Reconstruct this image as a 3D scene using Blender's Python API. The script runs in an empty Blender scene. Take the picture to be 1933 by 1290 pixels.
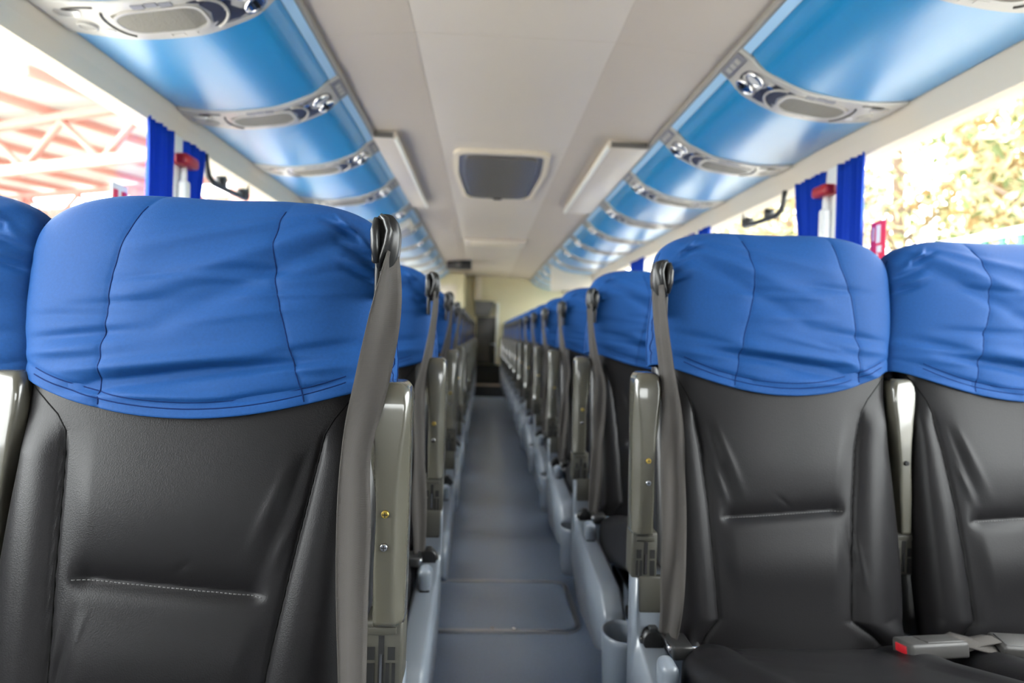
import bpy, bmesh, math, random
import numpy as np
from mathutils import Vector, Matrix

random.seed(7)
SC = bpy.context.scene
COL = SC.collection
R = math.radians

# ------------------------------------------------------------------ camera
FPX = 1200.0            # focal length in pixels of the 1933 px wide frame
H = 1.09                # eye height above the aisle floor
VPX, VPY, ROLL = 912.0, 628.0, R(1.7)
cam_d = bpy.data.cameras.new('camera')
cam_d.sensor_width = 36.0
cam_d.lens = 36.0 * FPX / 1933.0
cam_d.clip_start = 0.02
cam_d.dof.use_dof = True
cam_d.dof.focus_distance = 0.82
cam_d.dof.aperture_fstop = 3.4
cam = bpy.data.objects.new('camera', cam_d)
COL.objects.link(cam)
_d = Vector(((VPX - 966.5) / FPX, -(VPY - 645.0) / FPX, -1.0)).normalized()   # world +y seen in camera axes
_u = Vector((math.sin(ROLL), math.cos(ROLL), 0.0))
_u = (_u - _d * _u.dot(_d)).normalized()
_x = _d.cross(_u)
M3 = Matrix((_x, _d, _u))                                 # rows: world axes in camera axes
cam.matrix_world = Matrix.Translation((0, 0, H)) @ M3.to_4x4()
SC.camera = cam

# ------------------------------------------------------------------ world and exposure
w = bpy.data.worlds.new('sky'); SC.world = w; w.use_nodes = True
nt = w.node_tree; nt.nodes.clear()
o_ = nt.nodes.new('ShaderNodeOutputWorld'); bg = nt.nodes.new('ShaderNodeBackground')
bg.inputs[0].default_value = (0.965, 0.985, 1.0, 1); bg.inputs[1].default_value = 5.0
nt.links.new(bg.outputs[0], o_.inputs[0])
SC.view_settings.view_transform = 'Standard'
SC.view_settings.look = 'None'
SC.view_settings.exposure = 1.9
SC.view_settings.gamma = 1.0
SC.view_settings.use_curve_mapping = False
SC.cycles.max_bounces = 10
SC.cycles.diffuse_bounces = 6
SC.cycles.glossy_bounces = 4
SC.cycles.transparent_max_bounces = 16
SC.cycles.use_denoising = True
SC.cycles.caustics_reflective = False
SC.cycles.caustics_refractive = False

# ------------------------------------------------------------------ materials
def mat(name, col, rough=.5, metal=0., spec=.5, coat=0., coat_rough=.1, bump=None, var=None, sheen=0., trans=0.):
    """bump = (kind, scale, strength, distance, stretch); var = (scale, amount) slight colour mottling"""
    m = bpy.data.materials.new(name); m.use_nodes = True
    n = m.node_tree.nodes; l = m.node_tree.links
    b = n['Principled BSDF']
    b.inputs['Base Color'].default_value = (*col, 1)
    b.inputs['Roughness'].default_value = rough
    b.inputs['Metallic'].default_value = metal
    b.inputs['Specular IOR Level'].default_value = spec
    b.inputs['Coat Weight'].default_value = coat
    b.inputs['Coat Roughness'].default_value = coat_rough
    if sheen:
        b.inputs['Sheen Weight'].default_value = sheen
        b.inputs['Sheen Roughness'].default_value = .5
    tc = n.new('ShaderNodeTexCoord')
    if bump:
        kind, sc, st, dist, stretch = bump
        mp = n.new('ShaderNodeMapping'); mp.inputs['Scale'].default_value = stretch
        l.new(tc.outputs['Object'], mp.inputs['Vector'])
        if kind == 'voronoi':
            t = n.new('ShaderNodeTexVoronoi'); t.inputs['Scale'].default_value = sc; out = t.outputs['Distance']
        elif kind == 'wave':
            t = n.new('ShaderNodeTexWave'); t.inputs['Scale'].default_value = sc; t.bands_direction = 'Z'; out = t.outputs['Fac']
        else:
            t = n.new('ShaderNodeTexNoise'); t.inputs['Scale'].default_value = sc; t.inputs['Detail'].default_value = 3; out = t.outputs['Fac']
        l.new(mp.outputs[0], t.inputs['Vector'])
        bp = n.new('ShaderNodeBump'); bp.inputs['Strength'].default_value = st; bp.inputs['Distance'].default_value = dist
        l.new(out, bp.inputs['Height']); l.new(bp.outputs[0], b.inputs['Normal'])
    if var:
        t = n.new('ShaderNodeTexNoise'); t.inputs['Scale'].default_value = var[0]; t.inputs['Detail'].default_value = 4
        l.new(tc.outputs['Object'], t.inputs['Vector'])
        mx = n.new('ShaderNodeMix'); mx.data_type = 'RGBA'
        k = var[1]
        mx.inputs[6].default_value = (*[max(0, c * (1 - k)) for c in col], 1)
        mx.inputs[7].default_value = (*[min(1, c * (1 + k)) for c in col], 1)
        l.new(t.outputs['Fac'], mx.inputs[0]); l.new(mx.outputs[2], b.inputs['Base Color'])
    if trans:
        tr = n.new('ShaderNodeBsdfTranslucent'); tr.inputs[0].default_value = (*[min(1, c * 1.2) for c in col], 1)
        ms = n.new('ShaderNodeMixShader'); ms.inputs[0].default_value = trans
        l.new(b.outputs[0], ms.inputs[1]); l.new(tr.outputs[0], ms.inputs[2])
        l.new(ms.outputs[0], n['Material Output'].inputs[0])
    return m

def ms_in(n, l, m, tr, gl):
    ms = n.new('ShaderNodeMixShader')
    l.new(tr.outputs[0], ms.inputs[1]); l.new(gl.outputs[0], ms.inputs[2])
    l.new(ms.outputs[0], n['Material Output'].inputs[0])
    return ms.inputs[0]
def glass_mat(name, tint, fac):
    m = bpy.data.materials.new(name); m.use_nodes = True
    n = m.node_tree.nodes; l = m.node_tree.links; n.remove(n['Principled BSDF'])
    tr = n.new('ShaderNodeBsdfTransparent'); tr.inputs[0].default_value = (*tint, 1)
    gl = n.new('ShaderNodeBsdfGlossy'); gl.inputs['Roughness'].default_value = .02
    lw = n.new('ShaderNodeLayerWeight'); lw.inputs['Blend'].default_value = .5
    pw = n.new('ShaderNodeMath'); pw.operation = 'POWER'; pw.inputs[1].default_value = 5
    mu = n.new('ShaderNodeMath'); mu.operation = 'MULTIPLY_ADD'; mu.inputs[1].default_value = fac; mu.inputs[2].default_value = .035
    l.new(lw.outputs['Facing'], pw.inputs[0]); l.new(pw.outputs[0], mu.inputs[0]); l.new(mu.outputs[0], ms_in(n, l, m, tr, gl))
    return m

MT = {}
MT['cover'] = mat('blue_stretch_fabric', (.0075, .060, .215), .68, spec=.2, bump=('noise', 900, .22, .001, (1, 1, 1)), var=(260, .16))
MT['cover_seam'] = mat('dark_blue_thread', (.006, .022, .10), .8, spec=.1)
MT['leather'] = mat('black_leatherette', (.0105, .010, .011), .41, spec=.19, bump=('voronoi', 620, .13, .0012, (1, 1, 1)), var=(9, .12))
MT['leather_seam'] = mat('black_seam', (.004, .004, .004), .8, spec=.1)
MT['thread'] = mat('grey_thread', (.10, .10, .10), .7)
MT['belt'] = mat('grey_belt_webbing', (.074, .068, .063), .8, spec=.15, bump=('wave', 260, .35, .0006, (1, 1, 1)))
MT['blackplastic'] = mat('black_plastic', (.018, .018, .018), .35, spec=.5, bump=('noise', 500, .06, .0005, (1, 1, 1)))
MT['olive'] = mat('olive_grey_gloss_plastic', (.078, .074, .056), .27, spec=.5, coat=.85, coat_rough=.05, bump=('noise', 800, .03, .0004, (1, 1, 1)))
MT['olive_matt'] = mat('olive_grey_plastic', (.06, .057, .045), .45)
MT['buckle'] = mat('dark_buckle_plastic', (.045, .043, .041), .5)
MT['shield'] = mat('blue_grey_plastic', (.19, .215, .25), .32, spec=.5, coat=.35, coat_rough=.12)
MT['slot'] = mat('slot_black', (.006, .006, .006), .7)
MT['brass'] = mat('brass_screw', (.75, .52, .12), .3, metal=1.)
MT['chrome'] = mat('chrome', (.78, .78, .80), .12, metal=1.)
MT['red'] = mat('red_plastic', (.40, .012, .02), .35)
MT['steel_frame'] = mat('black_steel', (.03, .03, .035), .5)
MT['soffit'] = mat('blue_perforated_soffit', (.002, .25, .55), .40, spec=1.0, coat=1.0, coat_rough=.33, bump=('voronoi', 160, .05, .001, (1, 1, 1)))
MT['strip'] = mat('pale_blue_lens', (.42, .66, .93), .3, coat=.3)
MT['psu'] = mat('warm_grey_plastic', (.47, .45, .42), .33, coat=.3, coat_rough=.15)
MT['psu_dark'] = mat('charcoal_plastic', (.035, .035, .05), .35)
MT['grille'] = mat('speaker_mesh', (.20, .185, .155), .55, bump=('voronoi', 260, .6, .002, (1, 1, 1)))
MT['groove'] = mat('groove_dark', (.05, .045, .04), .6)
MT['lens'] = mat('clear_lens', (.72, .72, .74), .18, coat=.8)
MT['rail'] = mat('grey_rail', (.30, .28, .26), .4)
MT['cream'] = mat('cream_trim', (.66, .585, .475), .5, spec=.35)
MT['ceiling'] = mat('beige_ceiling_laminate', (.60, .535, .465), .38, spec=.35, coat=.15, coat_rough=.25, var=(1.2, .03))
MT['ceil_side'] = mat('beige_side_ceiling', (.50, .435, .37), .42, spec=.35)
MT['floor'] = mat('blue_grey_vinyl', (.29, .345, .44), .28, spec=.5, coat=.15, coat_rough=.2, bump=('noise', 300, .05, .001, (1, 1, 1)), var=(160, .22))
MT['wall'] = mat('grey_wall_panel', (.32, .32, .33), .6)
MT['alu'] = mat('brushed_trim', (.55, .55, .56), .3, metal=.8)
MT['hatch_dark'] = mat('grey_hatch', (.135, .125, .115), .35, coat=.3)
MT['hatch_frame'] = mat('grey_hatch_rim', (.22, .22, .25), .35)
MT['wall_rear'] = mat('cream_rear_wall', (.62, .56, .36), .45)
MT['black'] = mat('black_matt', (.012, .012, .013), .6)
MT['darkgrey'] = mat('dark_grey_panel', (.085, .08, .075), .35)
MT['tan'] = mat('tan_nosing', (.42, .33, .26), .5)
MT['curtain'] = mat('royal_blue_curtain', (.008, .055, .42), .75, spec=.15, trans=.25)
MT['white'] = mat('white_plastic', (.78, .78, .74), .4)
MT['glass'] = glass_mat('window_glass', (.97, .98, .97), .6)
MT['ground'] = mat('pale_yard_concrete', (.46, .44, .40), .85, var=(.8, .15))
MT['redsteel'] = mat('red_oxide_steel', (.44, .19, .155), .6)
MT['roofsheet'] = mat('galvanised_sheet', (.42, .43, .40), .5, bump=('wave', 6, .6, .02, (1, 1, 1)))
MT['wallsheet'] = mat('corrugated_wall_sheet', (.42, .41, .36), .55)
MT['leaf_a'] = mat('pale_yellow_leaf', (.50, .45, .27), .55, trans=.4, var=(1.3, .35))
MT['leaf_b'] = mat('olive_leaf', (.12, .15, .055), .55, trans=.35, var=(1.3, .4))
MT['leaf_c'] = mat('rust_leaf', (.26, .17, .07), .55, trans=.35, var=(1.3, .4))
MT['bark'] = mat('bark', (.16, .11, .08), .85)
MT['green'] = mat('green_painted_metal', (.012, .13, .07), .5)
MT['sticker'] = mat('red_sticker', (.72, .02, .06), .4)

# ------------------------------------------------------------------ mesh builder
class MB:
    def __init__(s):
        s.v = []; s.f = []; s.mi = []; s.sm = []
    def add(s, verts, faces, mi=0, smooth=True):
        o = len(s.v)
        s.v.extend([tuple(map(float, p)) for p in verts])
        for f in faces:
            s.f.append(tuple(o + i for i in f)); s.mi.append(mi); s.sm.append(smooth)
    def box(s, x0, x1, y0, y1, z0, z1, mi=0, r=0., seg=2, mtx=None):
        bm = bmesh.new(); bmesh.ops.create_cube(bm, size=1)
        for v in bm.verts:
            v.co = Vector(((x0 + x1) / 2 + v.co.x * (x1 - x0), (y0 + y1) / 2 + v.co.y * (y1 - y0), (z0 + z1) / 2 + v.co.z * (z1 - z0)))
        if r > 0:
            bmesh.ops.bevel(bm, geom=bm.edges[:], offset=r, segments=seg, profile=.5, affect='EDGES')
        if mtx is not None: bm.transform(mtx)
        s.frombm(bm, mi, r > 0)
    def frombm(s, bm, mi=0, smooth=True):
        bm.verts.index_update()
        s.add([v.co for v in bm.verts], [[v.index for v in f.verts] for f in bm.faces], mi, smooth)
        bm.free()
    def grid(s, P, cu=False, cv=False, mi=0, smooth=True, capu=False):
        P = np.asarray(P); n, m = P.shape[:2]
        F = []
        for i in range(n if cv else n - 1):
            for j in range(m if cu else m - 1):
                F.append((i * m + j, i * m + (j + 1) % m, ((i + 1) % n) * m + (j + 1) % m, ((i + 1) % n) * m + j))
        if capu:
            F.append(tuple(range(m))); F.append(tuple((n - 1) * m + j for j in range(m)))
        s.add(P.reshape(-1, 3), F, mi, smooth)
    def tube(s, pts, r, n=8, mi=0, closed=False, rads=None):
        pts = [Vector(p) for p in pts]; N = len(pts); rows = []
        up = None
        for i, p in enumerate(pts):
            a = pts[(i - 1) % N] if (closed or i > 0) else p
            b = pts[(i + 1) % N] if (closed or i < N - 1) else p
            t = (b - a).normalized()
            if up is None:
                up = Vector((0, 0, 1)) if abs(t.z) < .9 else Vector((0, 1, 0))
            u = (up - t * up.dot(t))
            if u.length < 1e-6: u = t.orthogonal()
            u.normalize(); up = u; q = t.cross(u); rr = rads[i] if rads else r
            rows.append([p + (u * math.cos(2 * math.pi * k / n) + q * math.sin(2 * math.pi * k / n)) * rr for k in range(n)])
        s.grid([[tuple(c) for c in rw] for rw in rows], cu=True, cv=closed, mi=mi, capu=not closed)
    def cyl(s, p0, p1, r0, r1=None, n=20, mi=0, smooth=True):
        r1 = r0 if r1 is None else r1
        p0 = Vector(p0); p1 = Vector(p1); t = (p1 - p0).normalized(); u = t.orthogonal().normalized(); q = t.cross(u)
        ring = lambda p, r: [p + (u * math.cos(2 * math.pi * k / n) + q * math.sin(2 * math.pi * k / n)) * r for k in range(n)]
        a = ring(p0, r0) + ring(p1, r1)
        s.add(a, [(k, (k + 1) % n, n + (k + 1) % n, n + k) for k in range(n)], mi, smooth)
        s.add(ring(p0, r0), [tuple(range(n))], mi, False); s.add(ring(p1, r1), [tuple(range(n))], mi, False)
    def prism(s, poly, fn, a, b, mi=0, smooth=False):
        """poly in 2-D; fn(u, v, w) -> point; extruded from w=a to w=b"""
        n = len(poly)
        V = [fn(u, v, a) for u, v in poly] + [fn(u, v, b) for u, v in poly]
        s.add(V, [(k, (k + 1) % n, n + (k + 1) % n, n + k) for k in range(n)] + [tuple(range(n)), tuple(range(n, 2 * n))], mi, smooth)
    def mesh(s, name, mats, sx=1):
        me = bpy.data.meshes.new(name)
        me.from_pydata([(sx * x, y, z) for x, y, z in s.v], [], s.f)
        for m in mats: me.materials.append(MT[m] if isinstance(m, str) else m)
        me.polygons.foreach_set('material_index', s.mi); me.polygons.foreach_set('use_smooth', s.sm)
        bm = bmesh.new(); bm.from_mesh(me)
        bmesh.ops.remove_doubles(bm, verts=bm.verts, dist=1e-6)
        bmesh.ops.recalc_face_normals(bm, faces=bm.faces)
        bm.to_mesh(me); bm.free()
        return me
    def build(s, name, mats, parent=None, sx=1, loc=None):
        if isinstance(mats, str): mats = [mats]
        return link(name, s.mesh(name, mats, sx), parent, loc)

def link(name, me, parent=None, loc=None):
    o = bpy.data.objects.new(name, me); COL.objects.link(o)
    if parent: o.parent = parent
    if loc: o.location = loc
    return o
def tag(o, label, cat, group=None, kind=None):
    o['label'] = label; o['category'] = cat
    if group: o['group'] = group
    if kind: o['kind'] = kind
    return o
def empty(name, loc=(0, 0, 0), label=None, cat=None, group=None):
    o = bpy.data.objects.new(name, None); COL.objects.link(o); o.location = loc
    o.empty_display_size = .05
    if label: tag(o, label, cat, group)
    return o
def struct(name, mb, mats):
    o = mb.build(name, mats); o['kind'] = 'structure'; return o
def copy_tree(o, parent=None):
    c = o.copy(); COL.objects.link(c)
    if parent: c.parent = parent
    for ch in list(KIDS.get(o.name, [])):
        k = copy_tree(ch, c); KIDS.setdefault(c.name, []).append(k)
    return c
KIDS = {}
def reg_tree(o):
    for ch in [x for x in bpy.data.objects if x.parent == o]:
        KIDS.setdefault(o.name, []).append(ch); reg_tree(ch)

def smooth01(t): t = np.clip(t, 0, 1); return t * t * (3 - 2 * t)
def rect_round(w, h, r, n=5, cx=0, cy=0):
    P = []
    for sx, sy, a0 in ((1, 1, 0), (-1, 1, 90), (-1, -1, 180), (1, -1, 270)):
        for k in range(n + 1):
            a = R(a0 + 90 * k / n)
            P.append((cx + sx * (w - r) + r * math.cos(a), cy + sy * (h - r) + r * math.sin(a)))
    return P
def round_poly(pts, r, n=4):
    out = []
    N = len(pts)
    for i in range(N):
        p = Vector(pts[i]); a = Vector(pts[i - 1]); b = Vector(pts[(i + 1) % N])
        da = (a - p); db = (b - p)
        ra = min(r, da.length * .45); rb = min(r, db.length * .45)
        A = p + da.normalized() * ra; B = p + db.normalized() * rb
        for k in range(n + 1):
            t = k / n
            q = A * (1 - t) ** 2 + p * 2 * t * (1 - t) + B * t * t
            out.append((q.x, q.y))
    return out

# ------------------------------------------------------------------ the bus shell
XL, XR = -1.19, 1.41                # window glass planes
Y0, Y1 = -3.4, 11.3                 # front opening, rear wall
CX = (XL + XR) / 2
Z_RAIL = H + .707                   # underside of the window header
Z_IN, Z_OUT = H + .946, H + .798    # rack soffit: inner edge, outer edge
XI = {-1: -.572, 1: .808}; XO = {-1: -1.151, 1: 1.369}
Z_C = H + .992

b = MB(); b.box(-.24, .49, Y0, 10.75, -.06, 0); struct('floor', b, 'floor')
b = MB()
b.box(XL, -.24, Y0, Y1, -.06, .14, r=.01); b.box(.49, XR, Y0, Y1, -.06, .14, r=.01)
struct('floor.001', b, 'floor')
# ceiling: flat centre panel and two gently dropping side panels, all with thickness
def ceil_strip(b, pts, y0, y1, th=.03):
    n = len(pts)
    poly = [(x, z) for x, z in pts] + [(x, z + th) for x, z in reversed(pts)]
    b.prism(poly, lambda u, v, ww: (u, ww, v), y0, y1)
joints = [Y0, -.30, .92, 2.14, 3.36, 4.78, 6.0, 7.22, 8.44, Y1]
b = MB()
for a, c in zip(joints[:-1], joints[1:]):
    ceil_strip(b, [(-.255, Z_C), (.418, Z_C)], a + .0015, c - .0015)
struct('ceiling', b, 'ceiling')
b = MB()
for a, c in zip(joints[:-1], joints[1:]):
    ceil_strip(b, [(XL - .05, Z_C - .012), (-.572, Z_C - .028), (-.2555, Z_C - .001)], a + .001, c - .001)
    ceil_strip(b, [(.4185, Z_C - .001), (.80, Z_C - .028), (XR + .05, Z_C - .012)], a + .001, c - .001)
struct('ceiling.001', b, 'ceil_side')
b = MB(); b.box(XL - .08, XR + .08, Y0, Y1 + .1, Z_C + .04, Z_C + .09); struct('ceiling.002', b, 'white')   # outer roof skin

for s, X, side in ((-1, XL, 'left'), (1, XR, 'right')):
    b = MB(); b.box(min(X, X + s * .06), max(X, X + s * .06), Y0, Y1, -.06, .88, r=.006)
    b.box(min(X - s * .03, X), max(X - s * .03, X), Y0, Y1, .80, .875, r=.012)
    struct('wall_' + side, b, 'wall')
    b = MB(); b.box(min(X - s * .01, X + s * .06), max(X - s * .01, X + s * .06), Y0, -.35, .87, Z_RAIL + .01, r=.006)   # unseen blind panel, added to cut window light on the seat fronts
    struct('wall_%s.000' % side, b, 'wall')
    # window header: two facets with a dark gap above
    b = MB()
    xo = XO[s]
    poly = [(xo + s * .004, Z_OUT + .002), (xo + s * .022, Z_OUT - .042), (X - s * .004, Z_RAIL), (X + s * .07, Z_RAIL - .006), (X + s * .07, Z_C + .035), (xo + s * .004, Z_C - .03)]
    b.prism(poly, lambda u, v, ww: (u, ww, v), Y0, Y1)
    struct('trim_1' if s < 0 else 'trim_2', b, 'cream')
PD = {-1: -.12, 1: -.07}
PIL = [.98, 2.60, 4.22, 5.84, 7.46, 9.08, 10.7]
for s, X, side in ((-1, XL, 'left'), (1, XR, 'right')):
    for i, y in enumerate(PIL):
        b = MB(); yy = y + PD[s]
        b.box(min(X - s * .012, X + s * .05), max(X - s * .012, X + s * .05), yy - .045, yy + .045, .87, Z_RAIL + .01, r=.008)
        struct('wall_%s.%03d' % (side, i + 1), b, 'white')
n = 0
for s, X in ((-1, XL), (1, XR)):
    for a, c in zip([-.39] + PIL, PIL + [Y1]):
        n += 1; b = MB()
        d = PD[s]
        b.box(X + s * .020, X + s * .026, a + d + .04, c + d - .04, .87, Z_RAIL + .01)
        struct('window_%d' % n, b, 'glass')

# front wall behind camera, added around a narrow windscreen opening to dim frontal light
b = MB(); b.box(XL - .05, XR + .05, Y0 - .06, Y0, -.06, 1.25); b.box(XL - .05, XR + .05, Y0 - .06, Y0, 1.50, Z_C + .04)
struct('wall_front', b, 'wall')
b = MB(); b.box(XL, XR, Y0 - .035, Y0 - .03, 1.24, 1.51); struct('window_17', b, 'glass')

# rear end: steps, wall, door, cabinet
b = MB(); b.box(-.30, .55, 10.75, 11.3, -.06, .19); struct('floor.002', b, 'black')
b = MB(); b.box(-.30, .55, 10.735, 10.80, .19, .215, r=.006); struct('trim_3', b, 'tan')
b = MB(); b.box(-.30, .55, 11.05, 11.3, .19, .52); struct('floor.003', b, 'black')
b = MB(); b.box(XL - .05, XR + .05, Y1, Y1 + .06, -.06, Z_C + .04); struct('wall_rear', b, 'wall_rear')
b = MB(); b.box(-.12, .27, 11.255, 11.295, .53, 1.37, r=.006)
o = struct('door_1', b, 'darkgrey')
b = MB(); b.cyl((.20, 11.255, .89), (.20, 11.225, .89), .02); b.tube([(.20, 11.225, .89), (.12, 11.222, .89)], .009)
q = b.build('door_handle', 'chrome', o)
b = MB(); b.prism([(-.17, 1.64), (.19, 1.64), (.10, 1.38), (-.15, 1.38)], lambda u, v, ww: (u, ww, v), 11.12, 11.29)
tag(b.build('rear_locker', 'darkgrey'), 'dark grey tapered locker above the rear door', 'locker')
b = MB(); b.box(-1.16, -.33, 10.35, 11.28, .16, Z_C - .035, r=.02)
o = tag(b.build('toilet_cabin', 'wall_rear'), 'cream toilet cabin at the rear left behind the last left seats', 'cabin')
b = MB(); b.box(-.95, -.45, 10.335, 10.352, .2, 1.85, r=.004); b.build('cabin_door', 'cream', o)
b = MB(); b.box(-.18, -.05, 11.18, 11.29, 1.66, Z_C - .003, r=.02)
tag(b.build('corner_post', 'cream'), 'cream vertical post on rear wall left of the locker', 'post')
b = MB(); b.box(.22, .27, 11.2, 11.29, .53, 1.62, r=.012)
tag(b.build('door_post', 'white'), 'bright white post beside the rear door on its right', 'post')

# hatch cover in the aisle floor
def ring_strip(b, w0, h0, r0, wd, fn, z0, z1, mi=0):
    O = rect_round(w0, h0, r0, 8); I = rect_round(w0 - wd, h0 - wd, max(r0 - wd, .005), 8)
    P = [[fn(u, v, z0) for u, v in O], [fn(u, v, z1) for u, v in O], [fn(u, v, z1) for u, v in I], [fn(u, v, z0) for u, v in I]]
    b.grid(P, cu=True, mi=mi, smooth=False)
hx, hy = .105, 2.53
h_ = empty('floor_hatch', (hx, hy, 0), 'rounded floor hatch with pale metal rim in the aisle between the front seats', 'hatch')
b = MB(); b.prism(rect_round(.272, .222, .05, 8), lambda u, v, ww: (u, v, ww), .001, .005); b.build('hatch_lid', 'floor', h_)
b = MB(); ring_strip(b, .292, .242, .07, .020, lambda u, v, ww: (u, v, ww), .0005, .009); b.build('hatch_rim', 'alu', h_)
for k in (-1, 1):
    b = MB(); b.cyl((.04 * k + .0, -.215, .004), (.04 * k, -.215, .009), .007, n=12); b.build('screw', 'chrome', h_)

# roof hatch
rh = empty('roof_hatch', (.075, 4.05, Z_C), 'dark grey roof hatch in the middle of the beige ceiling', 'roof hatch')
def hz(u, v, ww): return (u, v, -ww)
fr_o = round_poly([(-.265, -.60), (.265, -.60), (.285, -.1), (.25, .60), (-.25, .60), (-.285, -.1)], .09, 6)
fr_i = round_poly([(-.235, -.565), (.235, -.565), (.255, -.1), (.222, .565), (-.222, .565), (-.255, -.1)], .08, 6)
b = MB(); b.grid([[hz(u, v, 0) for u, v in fr_o], [hz(u, v, .016) for u, v in fr_o], [hz(u, v, .02) for u, v in fr_i], [hz(u, v, .0) for u, v in fr_i]], cu=True, smooth=False)
b.build('hatch_rim', 'cream', rh)
b = MB(); b.prism(fr_i, hz, .002, .008); b.build('hatch_recess', 'hatch_frame', rh)
b = MB(); b.prism(round_poly([(-.20, -.50), (.20, -.50), (.215, -.1), (.19, .545), (-.19, .545), (-.215, -.1)], .06, 6), hz, .006, .024); b.build('hatch_panel', 'hatch_dark', rh)
b = MB(); b.box(-.03, .03, .535, .555, -.032, -.008, r=.004); b.build('latch', 'black', rh)

# long raised covers either side of the ceiling
for s, x0, x1 in ((-1, -.572, -.455), (1, .595, .80)):
    o = empty('ceiling_light_box', ((x0 + x1) / 2, 4.0, Z_C - .03), 'long cream raised light box on the %s side of the ceiling beside the roof hatch' % ('left' if s < 0 else 'right'), 'ceiling light')
    b = MB(); b.box(x0 - (x0 + x1) / 2, x1 - (x0 + x1) / 2, -.86, .86, -.030, .02, r=.012, seg=3); b.build('housing', 'ceiling', o)
    e = (x1 if s < 0 else x0) - (x0 + x1) / 2
    b = MB(); b.box(e - .009, e + .009, -.85, .85, -.034, -.012, r=.004); b.build('edge_lens', 'white', o)
    b = MB(); b.box(x0 - (x0 + x1) / 2 + .012, x1 - (x0 + x1) / 2 - .012, -.868, -.858, -.026, .0); b.build('dark_end_plate', 'hatch_dark', o)  # dark plate over the near end face
o = empty('ceiling_lamp', (.10, 6.9, Z_C), 'small flat cream lamp on the ceiling beyond the roof hatch', 'ceiling light')
b = MB(); b.box(-.32, .32, -.2, .2, -.035, .0, r=.015, seg=3); b.build('housing', 'ceiling', o)
b = MB(); b.box(-.26, .26, -.15, .15, -.042, -.03, r=.006); b.build('diffuser', 'cream', o)
o = empty('ceiling_monitor', (-.36, 8.9, Z_C), 'black folded monitor under the ceiling at the far left', 'monitor')
b = MB(); b.box(-.17, .17, -.1, .1, -.12, -.0, r=.012); b.build('screen_housing', 'black', o)
b = MB(); b.box(-.03, .03, -.13, -.1, -.09, -.03, r=.005); b.build('bracket', 'darkgrey', o)

# ------------------------------------------------------------------ overhead racks
PROF = [(0, 1.0), (.058, .83), (.128, .555), (.228, .35), (.36, .145), (.53, .02), (.70, -.045), (.86, -.03), (1.0, .02)]
PU = np.array([p[0] for p in PROF]); PZ = np.array([p[1] for p in PROF])
def cubic(xs, ys, x):
    # Catmull-Rom through the points
    xs = np.asarray(xs); ys = np.asarray(ys); x = np.asarray(x, float)
    m = np.gradient(ys, xs)
    i = np.clip(np.searchsorted(xs, x) - 1, 0, len(xs) - 2)
    h = xs[i + 1] - xs[i]; t = (x - xs[i]) / h
    return (2*t**3-3*t**2+1)*ys[i] + (t**3-2*t**2+t)*h*m[i] + (-2*t**3+3*t**2)*ys[i+1] + (t**3-t**2)*h*m[i+1]
uu = np.linspace(0, 1, 400)
def profile_side(s):
    x = XI[s] + (XO[s] - XI[s]) * uu
    z = Z_OUT + (Z_IN - Z_OUT) * cubic(PU, PZ, uu)
    L = np.concatenate([[0], np.cumsum(np.hypot(np.diff(x), np.diff(z)))])
    nx = -np.gradient(z, L); nz = np.gradient(x, L)
    if s > 0: nx, nz = -nx, -nz
    k = np.hypot(nx, nz); nx /= k; nz /= k
    sgn = np.where(nz > 0, -1, 1)         # normals point down into the saloon
    return x, z, L, nx * sgn, nz * sgn
SIDE = {s: profile_side(s) for s in (-1, 1)}
def soff(s, S, y, off):
    """point on the soffit: S = arc length as a fraction of .66 m, off = below the surface"""
    x, z, L, nx, nz = SIDE[s]
    q = S * L[-1] / .66
    f = lambda a: float(np.interp(q, L, a))
    return (f(x) + f(nx) * off, y, f(z) + f(nz) * off)
SMAX = .66
def soff_grid(b, s, S0, S1, y0, y1, o0, o1, mi=0, ns=24, wid=None, rd=.004):
    """curved slab over the soffit; wid(S) gives half width factor"""
    rows = []
    for i in range(ns + 1):
        S = S0 + (S1 - S0) * i / ns
        k = wid(S) if wid else 1.
        yc = (y0 + y1) / 2; hw = (y1 - y0) / 2 * k
        rows.append([soff(s, S, yc - hw, o0), soff(s, S, yc - hw, o1 - rd), soff(s, S, yc - hw + rd, o1), soff(s, S, yc + hw - rd, o1), soff(s, S, yc + hw, o1 - rd), soff(s, S, yc + hw, o0)])
    b.grid(rows, cu=True, mi=mi, capu=True, smooth=False)
def soff_poly(b, s, poly, o0, o1, mi=0, y=0):
    b.prism(poly, lambda u, v, ww: soff(s, u, y + v, ww), o0, o1, mi)
def ellipse(cs, cv, a, c, n=24): return [(cs + a * math.cos(2 * math.pi * k / n), cv + c * math.sin(2 * math.pi * k / n)) for k in range(n)]

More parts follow.
